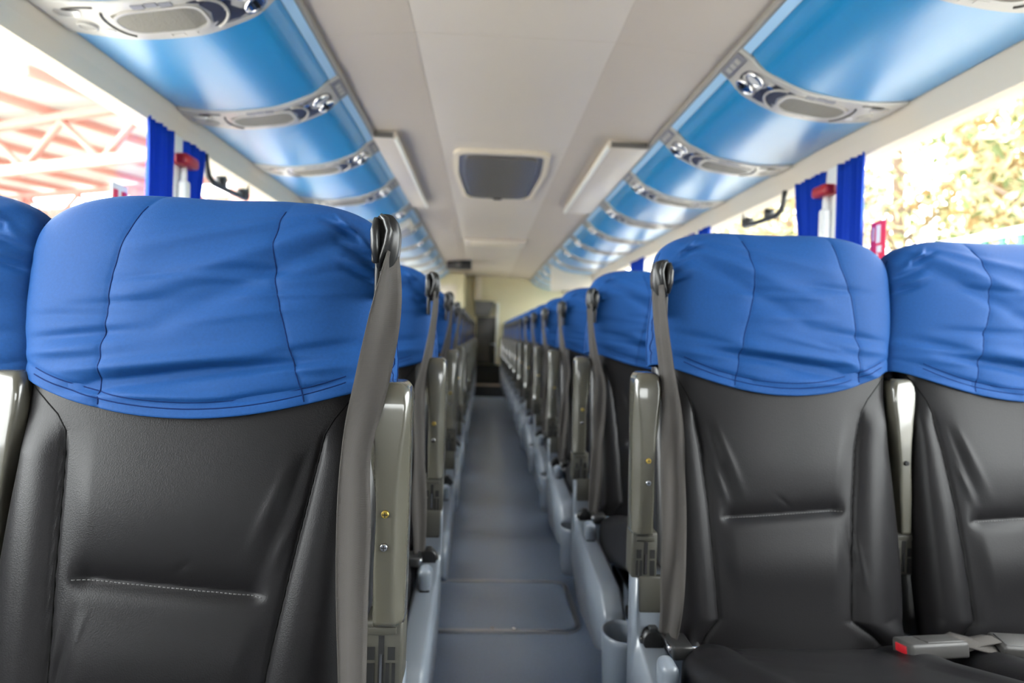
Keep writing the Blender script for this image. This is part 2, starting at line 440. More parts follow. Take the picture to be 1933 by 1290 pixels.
def make_psu(s, label):
    o = empty('service_panel', (0, 0, 0), label, 'service panel')
    b = MB(); soff_grid(b, s, .0, SMAX, -.1, .1, -.004, .010, wid=lambda S: .90 + .12 * math.sin(math.pi * S / SMAX), ns=36); b.build('housing', 'psu', o)
    b = MB(); soff_poly(b, s, rect_round(.022, .075, .006, 3, .022, 0), .009, .014)
    for v in (-.035, 0.0, .035): soff_poly(b, s, rect_round(.011, .013, .003, 3, .022, v), .013, .0155, 1)
    b.build('end_bracket', ['hatch_frame', 'psu'], o)
    # dark teardrop bezel
    tear = []
    for k in range(30):
        a = math.pi / 2 + math.pi * k / 29
        tear.append((.125 + .058 * math.cos(a), .072 * math.sin(a)))
    tear += [(.19, -.070), (.26, -.066), (.205, -.03), (.175, 0), (.205, .035), (.24, .066), (.19, .07)]
    b = MB(); soff_poly(b, s, tear, .009, .0115); b.build('bezel', 'psu_dark', o)
    for cv, kind in ((-.033, 'lamp'), (.037, 'vent')):
        b = MB()
        ro = ellipse(.112 if kind == 'lamp' else .105, cv, .034, .029); cs = .112 if kind == 'lamp' else .105
        ri = ellipse(cs, cv, .025, .021)
        b.grid([[soff(s, u, v, .011) for u, v in ro], [soff(s, u, v, .019) for u, v in ro], [soff(s, u, v, .021) for u, v in ri], [soff(s, u, v, .012) for u, v in ri]], cu=True)
        q = b.build('reading_lamp' if kind == 'lamp' else 'air_nozzle', 'chrome', o)
        b = MB()
        if kind == 'lamp':
            soff_poly(b, s, ellipse(cs, cv, .0245, .0205), .012, .017); b.build('lens', 'lens', q)
        else:
            soff_poly(b, s, ellipse(cs, cv, .0245, .0205), .0115, .013, 0)
            for k in range(-2, 3): soff_poly(b, s, rect_round(.0028, .0195 * math.cos(k * .42), .001, 2, cs + k * .0085, cv), .012, .019, 1)
            b.build('louvre', ['slot', 'chrome'], q)
    b = MB(); soff_poly(b, s, ellipse(.172, -.045, .013, .009, 16), .011, .016); b.build('call_button', 'chrome', o)
    # crescent ring
    b = MB(); pts = []
    for k in range(17):
        a = R(110 + 140 * k / 16); pts.append(soff(s, .255 + .075 * math.cos(a), .075 * math.sin(a), .013))
    b.tube(pts, .004, 8); b.build('crescent_rim', 'psu', o)
    b = MB(); soff_poly(b, s, [(.195, -.04), (.215, -.05), (.235, -.045), (.222, 0), (.235, .045), (.215, .05), (.195, .04), (.187, 0)], .009, .012); b.build('crescent_inset', 'psu_dark', o)
    # speaker
    sp = round_poly([(.245, -.035), (.275, -.056), (.43, -.050), (.475, -.02), (.47, .03), (.44, .052), (.275, .056), (.245, .035)], .025, 5)
    sr = [(.36 + (u - .36) * 1.07, v * 1.16) for u, v in sp]
    b = MB(); b.grid([[soff(s, u, v, .009) for u, v in sr], [soff(s, u, v, .015) for u, v in sr], [soff(s, u, v, .014) for u, v in sp], [soff(s, u, v, .010) for u, v in sp]], cu=True, smooth=False)
    b.build('speaker_rim', 'psu', o)
    b = MB()
    for k in range(6):
        a0, a1 = .247 + .038 * k, .247 + .038 * (k + 1)
        hw = lambda S: .053 * (1 - max(0, abs(S - .36) - .055) ** 2 / .0065) ** .5 if abs(S - .36) < .135 else .0
        soff_poly(b, s, [(a0, -hw(a0)), (a1, -hw(a1)), (a1, hw(a1)), (a0, hw(a0))], .010, .0125)
    b.build('speaker_grille', 'grille', o)
    for v in (-.079, .079):
        b = MB()
        for k in range(3): soff_poly(b, s, rect_round(.0165, .009, .003, 3, .31 + .036 * k, v - (.004 if v > 0 else -.004) * (k - 1) ** 2), .009, .0125, 0)
        b.build('switch_strip', 'hatch_frame' if v < 0 else 'psu', o)
    # grooves at the window end
    b = MB()
    b.tube([soff(s, .455 + .05 * math.sin(a), .075 * math.cos(a), .0105) for a in np.linspace(.2, 2.3, 14)], .0035, 6)
    b.tube([soff(s, .50 + .09 * t, -.075 + .02 * t * t, .0105) for t in np.linspace(0, 1, 8)], .003, 6)
    b.build('groove', 'groove', o)
    b = MB(); ro = ellipse(.575, .028, .027, .022); ri = ellipse(.575, .028, .021, .0165)
    b.grid([[soff(s, u, v, .009) for u, v in ro], [soff(s, u, v, .016) for u, v in ro], [soff(s, u, v, .017) for u, v in ri], [soff(s, u, v, .011) for u, v in ri]], cu=True)
    q = b.build('air_nozzle', 'psu', o)
    b = MB(); soff_poly(b, s, ellipse(.575, .028, .0205, .016), .0105, .0115, 0)
    for k in range(-2, 3): soff_poly(b, s, rect_round(.0022, .015 * math.cos(k * .4), .001, 2, .575 + k * .007, .028), .011, .016, 1)
    b.build('louvre', ['slot', 'psu'], q)
    b = MB(); soff_poly(b, s, round_poly([(.54, -.062), (.62, -.05), (.625, -.02), (.56, -.025)], .012, 4), .009, .015); b.build('reading_lamp', 'chrome', o)
    b = MB(); soff_poly(b, s, ellipse(.525, .05, .014, .009, 16), .009, .013); b.build('call_button', 'lens', o)
    return o

PITCH = .78
PSU_Y = {1: [2.12 + PITCH * k for k in range(-2, 12)], -1: [2.50 + PITCH * k for k in range(-2, 10)]}
ORD = ['first', 'second', 'third', 'fourth', 'fifth', 'sixth', 'seventh', 'eighth', 'ninth', 'tenth', 'eleventh', 'twelfth', 'thirteenth', 'fourteenth', 'fifteenth']
for s, side in ((-1, 'left'), (1, 'right')):
    ys = PSU_Y[s]
    proto = make_psu(s, ''); reg_tree(proto)
    for i, y in enumerate(ys):
        o = proto if i == 0 else copy_tree(proto)
        o.location = (0, y, 0)
        where = 'cut by the top picture edge' if i == 1 else ('above the camera' if i == 0 else '%s one fully in view' % ORD[i - 2])
        tag(o, 'grey lamp and speaker panel under %s rack, %s' % (side, where), 'service panel', 'service panels under the %s rack' % side)
    b = MB(); soff_grid(b, s, .040, SMAX, -(PITCH - .196) / 2, (PITCH - .196) / 2, -.006, .003, ns=36, rd=.002)
    pm = b.mesh('soffit_panel', ['soffit'])
    b = MB(); soff_grid(b, s, .004, .038, -(PITCH - .19) / 2, (PITCH - .19) / 2, -.006, .005, ns=4, rd=.003)
    lm = b.mesh('light_strip', ['strip'])
    for i, y in enumerate(ys):
        yy = y + PITCH / 2
        o = link('soffit_panel', pm, loc=(0, yy, 0))
        link('light_strip', lm, o)
        where = 'nearest the camera' if i == 0 else 'behind %s speaker panel' % ('the cut-off' if i == 1 else ORD[i - 2] + ' complete')
        tag(o, 'glossy blue panel with pale strip under %s rack, %s' % (side, where), 'ceiling panel', 'blue soffit panels of the %s rack' % side)
    # tray above and the grey lip along the inner edge
    ye = ys[-1] + PITCH
    b = MB(); rows = []
    for S in np.linspace(.0, SMAX, 24): rows.append([soff(s, S, Y0, -.007), soff(s, S, ye, -.007), soff(s, S, ye, -.022), soff(s, S, Y0, -.022)])
    b.grid(rows, cu=True, smooth=False, capu=True)
    t = b.build('luggage_rack', 'rail'); tag(t, 'long overhead luggage rack running down the %s side, above the blue panels' % side, 'luggage rack')
    xi, zi = XI[s], Z_IN
    b = MB(); b.prism(round_poly([(xi - s * .012, zi - .004), (xi + s * .012, zi - .002), (xi + s * .012, zi + .022), (xi - s * .012, zi + .022)], .008, 4), lambda u, v, ww: (u, ww, v), Y0, ye, smooth=True)
    b.build('edge_rail', 'rail', t)
# pale pods hanging among the soffits
b = MB(); b.prism(round_poly([(-.60, Z_IN - .05), (-1.14, Z_OUT - .015), (-1.14, Z_OUT - .10), (-.92, Z_OUT - .115), (-.62, Z_IN - .12)], .02, 3), lambda u, v, ww: (u, ww, v), 5.12, 5.42)
o = tag(b.build('monitor_pod', 'psu'), 'pale grey monitor pod hanging under the left luggage rack', 'monitor pod')
b = MB(); b.prism([(XI[1] + .04, Z_IN - .03), (XO[1], Z_OUT - .02), (XO[1], H + .60), (XI[1] + .04, H + .56)], lambda u, v, ww: (u, ww, v), 8.1, 8.16)
tag(b.build('hanging_partition', 'cream'), 'cream partition panel hanging below the right luggage rack at the far end', 'partition')

# ------------------------------------------------------------------ seats
ZF = [.52, .65, .78, .90, 1.0, 1.1, 1.2, 1.32]
YF = [-.080, -.058, -.030, -.003, .018, .036, .054, .074]
TH = [.13, .125, .12, .115, .11, .115, .12, .12]
WZ = [.52, .58, .66, .76, .86, .94, 1.0, 1.04, 1.1, 1.16, 1.2]
WW = [.205, .213, .217, .218, .216, .212, .214, .218, .227, .232, .233]
def yf(z): return cubic(ZF, YF, np.clip(z, .52, 1.32))
def thick(z): return np.interp(z, ZF, TH)
def halfw(z): return cubic(WZ, WW, np.clip(z, .52, 1.2))
ZT, HT = 1.19, .105           # head part: starts rounding at ZT, top at ZT+HT
def head_scale(z):
    k = np.clip((z - ZT) / HT, 0, 1)
    return (1 - k ** 3.0) ** (1 / 3.0), (1 - k ** 2.4) ** (1 / 2.4)
def ring(z, wd, y0, y1, N, n=3.2):
    t = np.linspace(0, 2 * np.pi, 1601)[:-1] + np.pi / 2
    c, sn = np.cos(t), np.sin(t)
    x = wd * np.sign(c) * np.abs(c) ** (2 / n); y = (y0 + y1) / 2 + (y1 - y0) / 2 * np.sign(sn) * np.abs(sn) ** (2 / n)
    X = np.append(x, x[0]); Y = np.append(y, y[0])
    L = np.concatenate([[0], np.cumsum(np.hypot(np.diff(X), np.diff(Y)))])
    q = np.arange(N) / N * L[-1]
    return np.interp(q, L, X), np.interp(q, L, Y)
def fold(x, z, F):
    D = np.zeros_like(x)
    for x1, z1, x2, z2, wd, amp in F:
        dx, dz = x2 - x1, z2 - z1; L2 = dx * dx + dz * dz; L = math.sqrt(L2)
        t = ((x - x1) * dx + (z - z1) * dz) / L2
        d = ((x - x1) * dz - (z - z1) * dx) / L
        tc = np.clip(t, 0, 1); over = (t - tc) * L
        env = np.sin(np.pi * np.clip(.12 + .76 * tc, 0, 1)) ** .8 * np.exp(-(over / (wd * 2.2)) ** 2)
        ww_ = wd * (.65 + .4 * tc)
        D += amp * env * np.exp(-(d / ww_) ** 2)
    return D
SEAM_Z = [.52, .57, .60, .63, .72, .80, .90, .965, .985, 1.005, 1.03]
A_SEAM = {-1: [.19, .15, .118, .121, .133, .146, .163, .174, .184, .198, .215], 1: [.19, .168, .146, .148, .153, .158, .168, .180, .188, .200, .216]}
W_SEAM = {-1: [-.19, -.14, -.112, -.114, -.123, -.131, -.139, -.145, -.158, -.182, -.215], 1: [-.19, -.14, -.096, -.098, -.106, -.115, -.130, -.148, -.162, -.184, -.215]}
SIDE_NOW = -1
def seam_a(z): return np.interp(z, SEAM_Z, A_SEAM[SIDE_NOW])
def seam_w(z): return np.interp(z, SEAM_Z, W_SEAM[SIDE_NOW])
ZTUCK = .782
L_FOLDS = [(.150, .925, .118, .815, .008, -.0045), (.135, .925, .10, .83, .008, .003), (.150, .87, .128, .81, .006, .003),
           (-.112, .76, -.120, .66, .005, .003), (-.098, .755, -.112, .66, .004, -.003), (-.084, .750, -.10, .68, .004, .002),
           (.008, .797, .028, .812, .004, -.0015)]
def leather_disp(x, z):
    a, wv = seam_a(z), seam_w(z)
    D = np.zeros_like(x)
    body = smooth01((.99 - z) / .06)
    # bolsters proud of the centre panel
    for e, sg in ((a, 1), (wv, -1)):
        d = (x - e) * sg                       # >0 outside the seam
        D += body * .011 * smooth01(np.clip((d + .012) / .05, 0, 1)) * (1 - smooth01(np.clip((d - .045) / .05, 0, 1)))
        D -= body * .0045 * np.exp(-(d / .0032) ** 2)
        D -= body * .003 * np.exp(-(d / .012) ** 2)
    inside = smooth01((a - .012 - x) / .03) * smooth01((x - wv - .012) / .03)
    # tuck across the centre panel
    dz = z - (ZTUCK - .012 * x / .15)
    D += inside * np.where(dz > 0, -.013 * np.exp(-(np.abs(dz) / .020) ** 1.2), -.013 * np.exp(-(np.abs(dz) / .007) ** 1.2))
    D += inside * .006 * np.exp(-((z - .88) / .06) ** 2) + inside * .007 * np.exp(-((z - .70) / .055) ** 2)
    D += body * .6 * fold(x, z, L_FOLDS)
    return D
def surf_interp(G, x, z):
    """y on the front of a ring grid G[row][col] at (x, z)"""
    n, N = G.shape[:2]
    f = G[:, N // 4:3 * N // 4 + 1]
    xs = f[:, :, 0]
    ycol, zcol = [], []
    for i in range(n):
        o = np.argsort(xs[i]); ycol.append(np.interp(x, xs[i][o], f[i, o, 1])); zcol.append(np.interp(x, xs[i][o], f[i, o, 2]))
    zc = np.array(zcol); yc = np.array(ycol); o = np.argsort(zc)
    return float(np.interp(z, zc[o], yc[o]))
def zwarp(z, dz): return z + dz * smooth01((np.asarray(z) - .88) / .32)

def make_backrest(sx, dz, hi):
    N, NR = (340, 190) if hi else (150, 90)
    rows = []
    for z in np.linspace(.53, 1.16, NR):
        x, y = ring(z, float(halfw(z)), float(yf(z)), float(yf(z) + thick(z)), N)
        fw = np.clip((yf(z) + thick(z) * .5 - y) / (thick(z) * .3), 0, 1)
        y = y - leather_disp(x, np.full_like(x, z)) * fw
        rows.append(np.stack([x, y, np.full_like(x, float(zwarp(z, dz)))], 1))
    G = np.array(rows)
    b = MB(); b.grid(G, cu=True, capu=True)
    for fn in (seam_a, seam_w):
        pts = []
        for z in np.linspace(.56, 1.025, 70):
            x = float(fn(z)); pts.append((x, surf_interp(G, x, float(zwarp(z, dz))) + .0004, float(zwarp(z, dz))))
        b.tube(pts, .0011, 6, mi=1)
    pts = []
    for x in np.linspace(float(seam_w(ZTUCK)) + .02, float(seam_a(ZTUCK)) - .026, 44):
        z = ZTUCK - .012 * x / .15 - .001
        pts.append((x, surf_interp(G, x, float(zwarp(z, dz))) - .0002, float(zwarp(z, dz))))
    for k in range(0, len(pts) - 1):
        p, q = Vector(pts[k]), Vector(pts[k + 1])
        b.tube([p + (q - p) * .1, p + (q - p) * .8], .0007, 5, mi=2)
    return b.mesh('backrest', ['leather', 'leather_seam', 'thread'], sx)

CZ = [.95, 1.0, 1.08, 1.17, 1.22, 1.26, 1.30]
CA = {-1: [.163, .150, .125, .101, .095, .098, .108], 1: [.110, .103, .087, .060, .062, .070, .080]}
CW = {-1: [-.105, -.105, -.107, -.106, -.098, -.086, -.070], 1: [-.148, -.145, -.142, -.133, -.117, -.113, -.11]}
def hem_z(x, front):
    f = (.985 if SIDE_NOW < 0 else .990) + .046 * np.clip(np.abs(x) / .215, 0, 1) ** 2
    return f * front + 1.028 * (1 - front)
def cover_folds(seed):
    rnd = random.Random(seed)
    F = [(.20, 1.262, -.06, 1.155, .016, .0042), (.13, 1.262, -.09, 1.21, .012, .0030), (.19, 1.235, -.02, 1.12, .014, -.0036),
         (-.13, 1.022, .03, 1.046, .012, -.0065), (.0, 1.045, .15, 1.062, .011, -.0060), (-.14, 1.045, .10, 1.072, .013, .0050),
         (-.19, 1.085, -.05, 1.10, .010, -.0035), (-.20, 1.065, -.10, 1.075, .010, .003), (.12, 1.075, .21, 1.09, .009, -.0035), (.11, 1.05, .21, 1.06, .009, .0035),
         (-.11, 1.012, .05, 1.012, .008, .003), (.04, 1.005, .16, 1.025, .008, -.003),
         # puckers at the upper aisle corner, by the belt guide
         (.16, 1.255, .205, 1.235, .006, -.006), (.175, 1.262, .215, 1.225, .005, .005), (.18, 1.225, .225, 1.205, .005, -.006), (.185, 1.205, .228, 1.19, .005, .005), (.19, 1.19, .228, 1.175, .004, -.004)]
    for k in range(9):
        z = rnd.uniform(1.01, 1.20); x = rnd.uniform(-.2, .1); L = rnd.uniform(.07, .2)
        F.append((x, z, x + L, z + rnd.uniform(-.005, .03), rnd.uniform(.006, .012), rnd.choice((-1, 1)) * rnd.uniform(.001, .0028)))
    return F
def make_cover(sx, dz, hi, seed):
    N, NR = (340, 130) if hi else (150, 60)
    F = cover_folds(seed); OFF = .008
    tt = np.linspace(0, 1, NR)
    za = 1.0 + (ZT - 1.0) * np.clip(tt / .60, 0, 1)
    ang = np.clip((tt - .60) / .40, 0, 1) * np.pi / 2
    zn = np.where(tt <= .60, za, ZT + HT * np.sin(ang) ** .9)
    rows = []
    def make_row(z, t, inset=0., lift=0.):
        kw, kd = head_scale(z)
        wd = float(halfw(min(z, 1.2))) * kw + OFF * max(kw, .02) - inset
        # flatten the very top so the crown is a broad ridge
        y0, y1 = float(yf(z)), float(yf(z) + thick(z)); yc, d = (y0 + y1) / 2, (y1 - y0) / 2 * kd
        x, y = ring(z, max(wd, .002), yc - d - OFF * max(kd, .1) + inset, yc + d + OFF * max(kd, .1) - inset, N, 2.9)
        fr = smooth01(np.clip((yc + .02 - y) / (2 * d * .6 + 1e-5), 0, 1))
        zz = np.full_like(x, z)
        sh = (hem_z(x, fr) - 1.0) * (1 - smooth01(t / .42))
        zz = zz + sh + lift
        y = y + (yf(zz) - yf(z)) * fr
        fw = np.clip((yc - y) / (d * .5 + 1e-4), 0, 1)
        D = fold(x, zz, F) * 1.9
        for cz, cx in ((CZ, CA[SIDE_NOW]), (CZ, CW[SIDE_NOW])):
            e = np.interp(zz, cz, cx)
            D -= .0016 * np.exp(-((x - e) / .0035) ** 2); D -= .0022 * np.exp(-((x - e) / .018) ** 2)
        D -= .0022 * np.exp(-((zz - hem_z(x, fr) - .020) / .004) ** 2)
        D += .010 * np.exp(-(x / .16) ** 2) * np.exp(-((zz - 1.12) / .09) ** 2)      # padded belly
        D = np.maximum(D, -.0055)
        y = y - D * fw
        # crown dips a little in the middle
        crown = smooth01((zz - 1.22) / .06)
        zz = zz - .007 * crown * np.exp(-((x - .01) / .10) ** 2) + fold(x, np.full_like(x, 1.3), [(.05, 1.3, .2, 1.3, .02, .0)])
        fl = 1 - smooth01(t / .62)
        bk = smooth01((y - (y0 - .012)) / .06)
        x = x + .034 * fl * bk * smooth01(x / .18) - .002 * fl * bk * smooth01(-x / .18)
        return np.stack([x, y, zwarp(zz, dz)], 1)
    rows.append(make_row(1.0, 0., .0055, .03)); rows.append(make_row(1.0, 0., .004, .002)); rows.append(make_row(1.0, 0., .0015, -.0008))
    for z, t in zip(zn, tt): rows.append(make_row(min(z, ZT + HT * .99985), t))
    G = np.array(rows)
    b = MB(); b.grid(G, cu=True)
    b.add(G[-1], [tuple(range(N))])
    Gs = G[3:]
    for cz, cx in ((CZ, CA[SIDE_NOW]), (CZ, CW[SIDE_NOW])):
        pts = []
        for z in np.linspace(.99, 1.268, 60):
            zz = float(zwarp(z, dz)); x = float(np.interp(z, cz, cx))
            if z < float(hem_z(np.array(x), 1.)) + .001: continue
            pts.append((x, surf_interp(Gs, x, zz) + .0002, zz))
        b.tube(pts, .0009, 6, mi=1)
    for up, n_ in ((.012, 1), (.0205, 1)):
        pts = []
        for x in np.linspace(-.197, .197, 90):
            z = float(hem_z(np.array(x), 1.)) + up
            pts.append((x, surf_interp(Gs, x, float(zwarp(z, dz))) - .0001, float(zwarp(z, dz))))
        b.tube(pts, .0008, 5, mi=1)
    # seam along each side gusset
    for sg in (-1, 1):
        for dy in (-.012, .006):
            pts = []
            for i in range(4, int(NR * .75)):
                row = G[i]; m = (row[:, 0] * sg > 0)
                yy = (row[:, 1].min() + row[:, 1].max()) / 2 + dy
                c = row[m]; j = np.argmin(np.abs(c[:, 1] - yy)); pts.append((c[j, 0] + sg * .0003, yy, c[j, 2]))
            b.tube(pts[::2], .0009, 5, mi=1)
    return b.mesh('head_cover', ['cover', 'cover_seam'], sx)

def superell(a, c, d, e1, e2, nu=48, nv=28):
    P = []
    f = lambda q, e: np.sign(q) * abs(q) ** e
    for i in range(nv + 1):
        v = -math.pi / 2 + math.pi * i / nv; row = []
        for j in range(nu):
            u = 2 * math.pi * j / nu
            row.append((a * f(math.cos(v), e1) * f(math.cos(u), e2), c * f(math.cos(v), e1) * f(math.sin(u), e2), d * f(math.sin(v), e1)))
        P.append(row)
    return np.array(P, float)
def make_cushion(sx):
    P = superell(.228, .255, .075, .42, .30, 72, 40)
    x, y, z = P[..., 0].copy(), P[..., 1].copy(), P[..., 2].copy()
    top = smooth01(z / .06)
    z += .012 * top * smooth01((np.abs(x) - .11) / .07) - .010 * top * np.exp(-((y - .08) / .10) ** 2)
    for e in (-.135, .135): z -= .004 * top * np.exp(-((x - e) / .006) ** 2)
    z -= .004 * top * np.exp(-((y + .12) / .006) ** 2) * (np.abs(x) < .135)
    t = (y + .255) / .51
    z += .612 - .135 * t ** 1.1 - .02 * np.exp(-((y + .27) / .05) ** 2)
    P[..., 2] = z; P[..., 1] = y - .285
    b = MB(); b.grid(P, cu=True)
    return b.mesh('seat_cushion', ['leather'], sx)
def make_armrest(sx, both):
    zs = [1.034, 1.0335, 1.031, 1.026, 1.018, 1.005, .98, .955, .93, .91, .89, .86, .83, .80, .775, .755, .742, .737]
    rows = []
    for z in zs:
        k = np.clip((1.034 - z) / .022, 0, 1); cap = math.sqrt(max(0., 1 - (1 - k) ** 2)) * .55 + .45
        p = float(np.interp(z, [.74, .80, .88, .93, .985, 1.02], [.013, .011, .012, .003, 0, 0]))
        hs = (.0265 - p) * cap; ha = (.0265 - (p if both else 0)) * cap
        pw = float(np.interp(z, [.74, .755, .80, .90, .96, .985, 1.01, 1.034], [.016, .0135, .0125, .0125, .017, .0205, .021, .014]))
        pw_s = min(pw, hs - .0035); pw_a = min(pw, ha - .0045)
        yfz = -.022 + .022 * (z - .74) / .294 + .02 * (1 - cap)
        ch = float(np.interp(z, [.74, .78, .92, .99, 1.03], [.012, .020, .020, .012, .008]))
        poly = [(-hs, yfz + .05), (ha, yfz + .05), (ha, yfz + ch), (pw_a, yfz), (-pw_s, yfz), (-hs, yfz + ch)]
        pr = round_poly(poly, .0045, 4)
        rows.append([(x, y, z) for x, y in pr])
    b = MB(); b.grid(rows, cu=True, capu=True)
    return b.mesh('armrest', ['olive'], sx)
def make_hinge(sx):
    b = MB()
    b.box(-.022, .026, -.014, .035, .655, .74, r=.004)
    for x0, x1, z0, z1 in ((-.017, -.008, .692, .708), (-.0035, .0035, .662, .722), (.008, .017, .692, .708), (-.017, -.008, .66, .688), (.006, .0105, .66, .688), (.0135, .0175, .66, .688)):
        b.box(x0, x1, -.0148, -.012, z0, z1, 1)  # black slabs on the face imitate the shade inside recessed slots
    b.box(-.0015, .0015, -.0165, -.013, .664, .70, 2)
    b.box(-.016, .018, -.0165, -.013, .724, .733, 0, r=.001)
    return b.mesh('hinge', ['olive_matt', 'slot', 'chrome'], sx)
def screw_mesh(z, m, y):
    b = MB(); b.cyl((0, y + .002, z), (0, y - .0022, z), .0052, .0042, 16, 0)
    b.box(-.0032, .0032, y - .0026, y - .002, z - .0006, z + .0006, 1); b.box(-.0006, .0006, y - .0026, y - .002, z - .0032, z + .0032, 1)
    return b.mesh('screw', [m, 'slot'])
def make_guide(sx):
    b = MB()
    # curved hook of moulded plastic with a slot for the strap, on a flat stalk
    b.prism(round_poly([(-.012, -.056), (.011, -.050), (.020, -.028), (.021, .004), (.014, .024), (-.008, .026), (-.017, .016), (-.018, -.02)], .010, 4), lambda u, v, ww: (.254 + u, ww, 1.222 + v), .030, .062, 0, True)
    b.tube([(.247, .028, 1.245), (.256, .022, 1.238), (.262, .020, 1.222), (.258, .022, 1.205), (.250, .026, 1.186), (.244, .030, 1.172)], .006, 8, rads=[.003, .0055, .006, .0055, .0045, .003])
    b.tube([(.240, .030, 1.240), (.239, .024, 1.222), (.240, .024, 1.20), (.243, .028, 1.178)], .006, 8, rads=[.005, .0075, .0075, .005])
    b.box(.236, .246, .04, .07, 1.13, 1.235, r=.004)
    b.box(.229, .240, .045, .075, 1.18, 1.243, r=.004)
    b.v = [(.243 + (x - .254) * .82, y, 1.226 + (z - 1.222) * .92) for x, y, z in b.v]
    return b.mesh('belt_guide', ['blackplastic'], sx)
def make_belt(sx, seed):
    rnd = random.Random(seed)
    pz = [1.20, 1.165, 1.12, 1.045, .945, .86, .79, .70, .62, .56]
    px = [.249, .249, .247, .238, .220, .223, .226, .231, .234, .233] if seed != 1 else [.249, .249, .247, .239, .229, .232, .232, .234, .235, .233]
    py = [.034, .022, .010, -.003, -.018, -.032, -.048, -.064, -.070, -.05]
    if seed == 0: pa = [82, 62, 38, 16, 48, 36, 46, 58, 66, 70]
    elif seed == 1: pa = [82, 76, 72, 64, 40, 10, 10, 24, 55, 70]
    else: pa = [84, 82, 79, rnd.uniform(45, 78)] + [rnd.uniform(15, 60) for _ in range(3)] + [45, 60, 70]
    zz = np.linspace(1.20, .56, 90)
    o = np.argsort(pz); f = lambda a: cubic(np.array(pz)[o], np.array(a, float)[o], zz)
    X, Y, A = f(px), f(py), np.radians(f(pa))
    rows = []
    th = .0007
    for x, y, z, a in zip(X, Y, zz, A):
        ux, uy = math.cos(a), math.sin(a); nx, ny = uy, -ux
        row = []
        for k in range(9):
            q = (k / 8 - .5) * .043; bend = .0035 * (abs(k - 4) / 4) ** 2 + (.003 * math.sin(k * 1.1 + z * 9) if seed else .0022 * math.sin(k * .9))
            row.append((x + ux * q + nx * (th + bend), y + uy * q + ny * (th + bend), z))
        for k in range(8, -1, -1):
            q = (k / 8 - .5) * .043; bend = .0035 * (abs(k - 4) / 4) ** 2 + (.003 * math.sin(k * 1.1 + z * 9) if seed else .0022 * math.sin(k * .9))
            row.append((x + ux * q + nx * (-th + bend), y + uy * q + ny * (-th + bend), z))
        rows.append(row)
    b = MB(); b.grid(rows, cu=True, capu=True)
    return b.mesh('seat_belt', ['belt'], sx)
def make_tongue(sx):
    b = MB(); b.box(.185, .245, -.085, -.040, .553, .563, 0, r=.003); b.box(.205, .24, -.10, -.045, .545, .57, 1, r=.004)
    return b.mesh('belt_tongue', ['chrome', 'blackplastic'], sx)
def make_buckle(sx):
    b = MB()
    b.box(-.055, .055, -.024, .024, -.012, .014, 0, r=.005, seg=3)
    b.box(-.050, .02, -.018, .018, .0125, .0155, 0, r=.002)
    b.box(.052, .0565, -.012, .014, -.006, .008, 1, r=.0015)
    pts = [(-.055, 0, 0), (-.085, .004, .006), (-.12, .0, .012), (-.15, .01, .004), (-.18, .03, -.02)]
    rows = []
    for i, p in enumerate(pts):
        rows.append([(p[0], p[1] + q, p[2] + t) for q, t in ((-.02, -.001), (.0, .003), (.02, -.001), (.02, -.003), (0, .001), (-.02, -.003))])
    b.grid(rows, cu=True, mi=2, capu=True)
    return b.mesh('belt_buckle', ['buckle', 'red', 'belt'], sx)
def make_shield(sx):
    b = MB()
    poly = round_poly([(.06, .665), (-.012, .665), (-.014, .585), (-.022, .545), (-.10, .515), (-.44, .492), (-.50, .45), (-.495, .37), (-.40, .325), (-.10, .315), (.05, .40)], .02, 4)
    n = len(poly); c = Vector((-.15, .40))
    rows = []
    for x, k in ((.232, .985), (.240, 1.0), (.276, 1.0), (.284, .985)):
        rows.append([(x, c.x + (u - c.x) * k, c.y + (v - c.y) * k) for u, v in poly])
    b.grid(rows, cu=True, smooth=True, capu=True)
    b.box(.231, .283, -.016, .04, .590, .660, 1, r=.005)
    return b.mesh('side_shield', ['shield', 'olive_matt'], sx)
def make_cap(sx):
    b = MB(); b.cyl((.257, -.016, .548), (.257, -.040, .548), .021, .019, 20)
    b.box(.233, .281, -.034, -.022, .542, .553, r=.003); b.box(.249, .265, -.036, -.02, .56, .573, r=.003)
    return b.mesh('socket_cap', ['blackplastic'], sx)
def make_lever(sx):
    b = MB(); b.box(.243, .272, -.150, -.10, .505, .560, 0, r=.012, seg=4); b.box(.246, .270, -.152, -.12, .495, .515, 1, r=.004)
    return b.mesh('recline_lever', ['shield', 'slot'], sx)
def make_cup(sx):
    b = MB(); n = 28; rows = []; PX, PY = .252, -.555
    for r_, z in ((.0, .28), (.034, .28), (.041, .30), (.047, .43), (.048, .442), (.044, .444), (.042, .435), (.036, .30), (.0, .298)):
        rows.append([(PX + max(r_, .0005) * math.cos(2 * math.pi * k / n), PY + max(r_, .0005) * math.sin(2 * math.pi * k / n) * 1.25, z) for k in range(n)])
    b.grid(rows, cu=True)
    o = len(b.f)
    b.cyl((PX, PY, .300), (PX, PY, .3015), .035, n=20, mi=1)
    return b.mesh('cup_holder', ['shield', 'slot'], sx)
def make_shell(sx):
    b = MB(); rows = []
    for z in np.linspace(.50, 1.10, 26):
        y0 = float(yf(z)) + .075; y1 = float(yf(z) + thick(z)) + .014
        w_ = .232 * min(1, ((z - .49) / .05) ** .4, ((1.112 - z) / .05) ** .4)
        rows.append([(x, y, z) for x, y in rect_round(w_, (y1 - y0) / 2, .02, 4, 0, (y0 + y1) / 2)])
    b.grid(rows, cu=True, capu=True)
    b.box(-.15, .15, .135, .150, .70, .92, 0, r=.006, mtx=None)
    return b.mesh('back_shell', ['blackplastic'], sx)
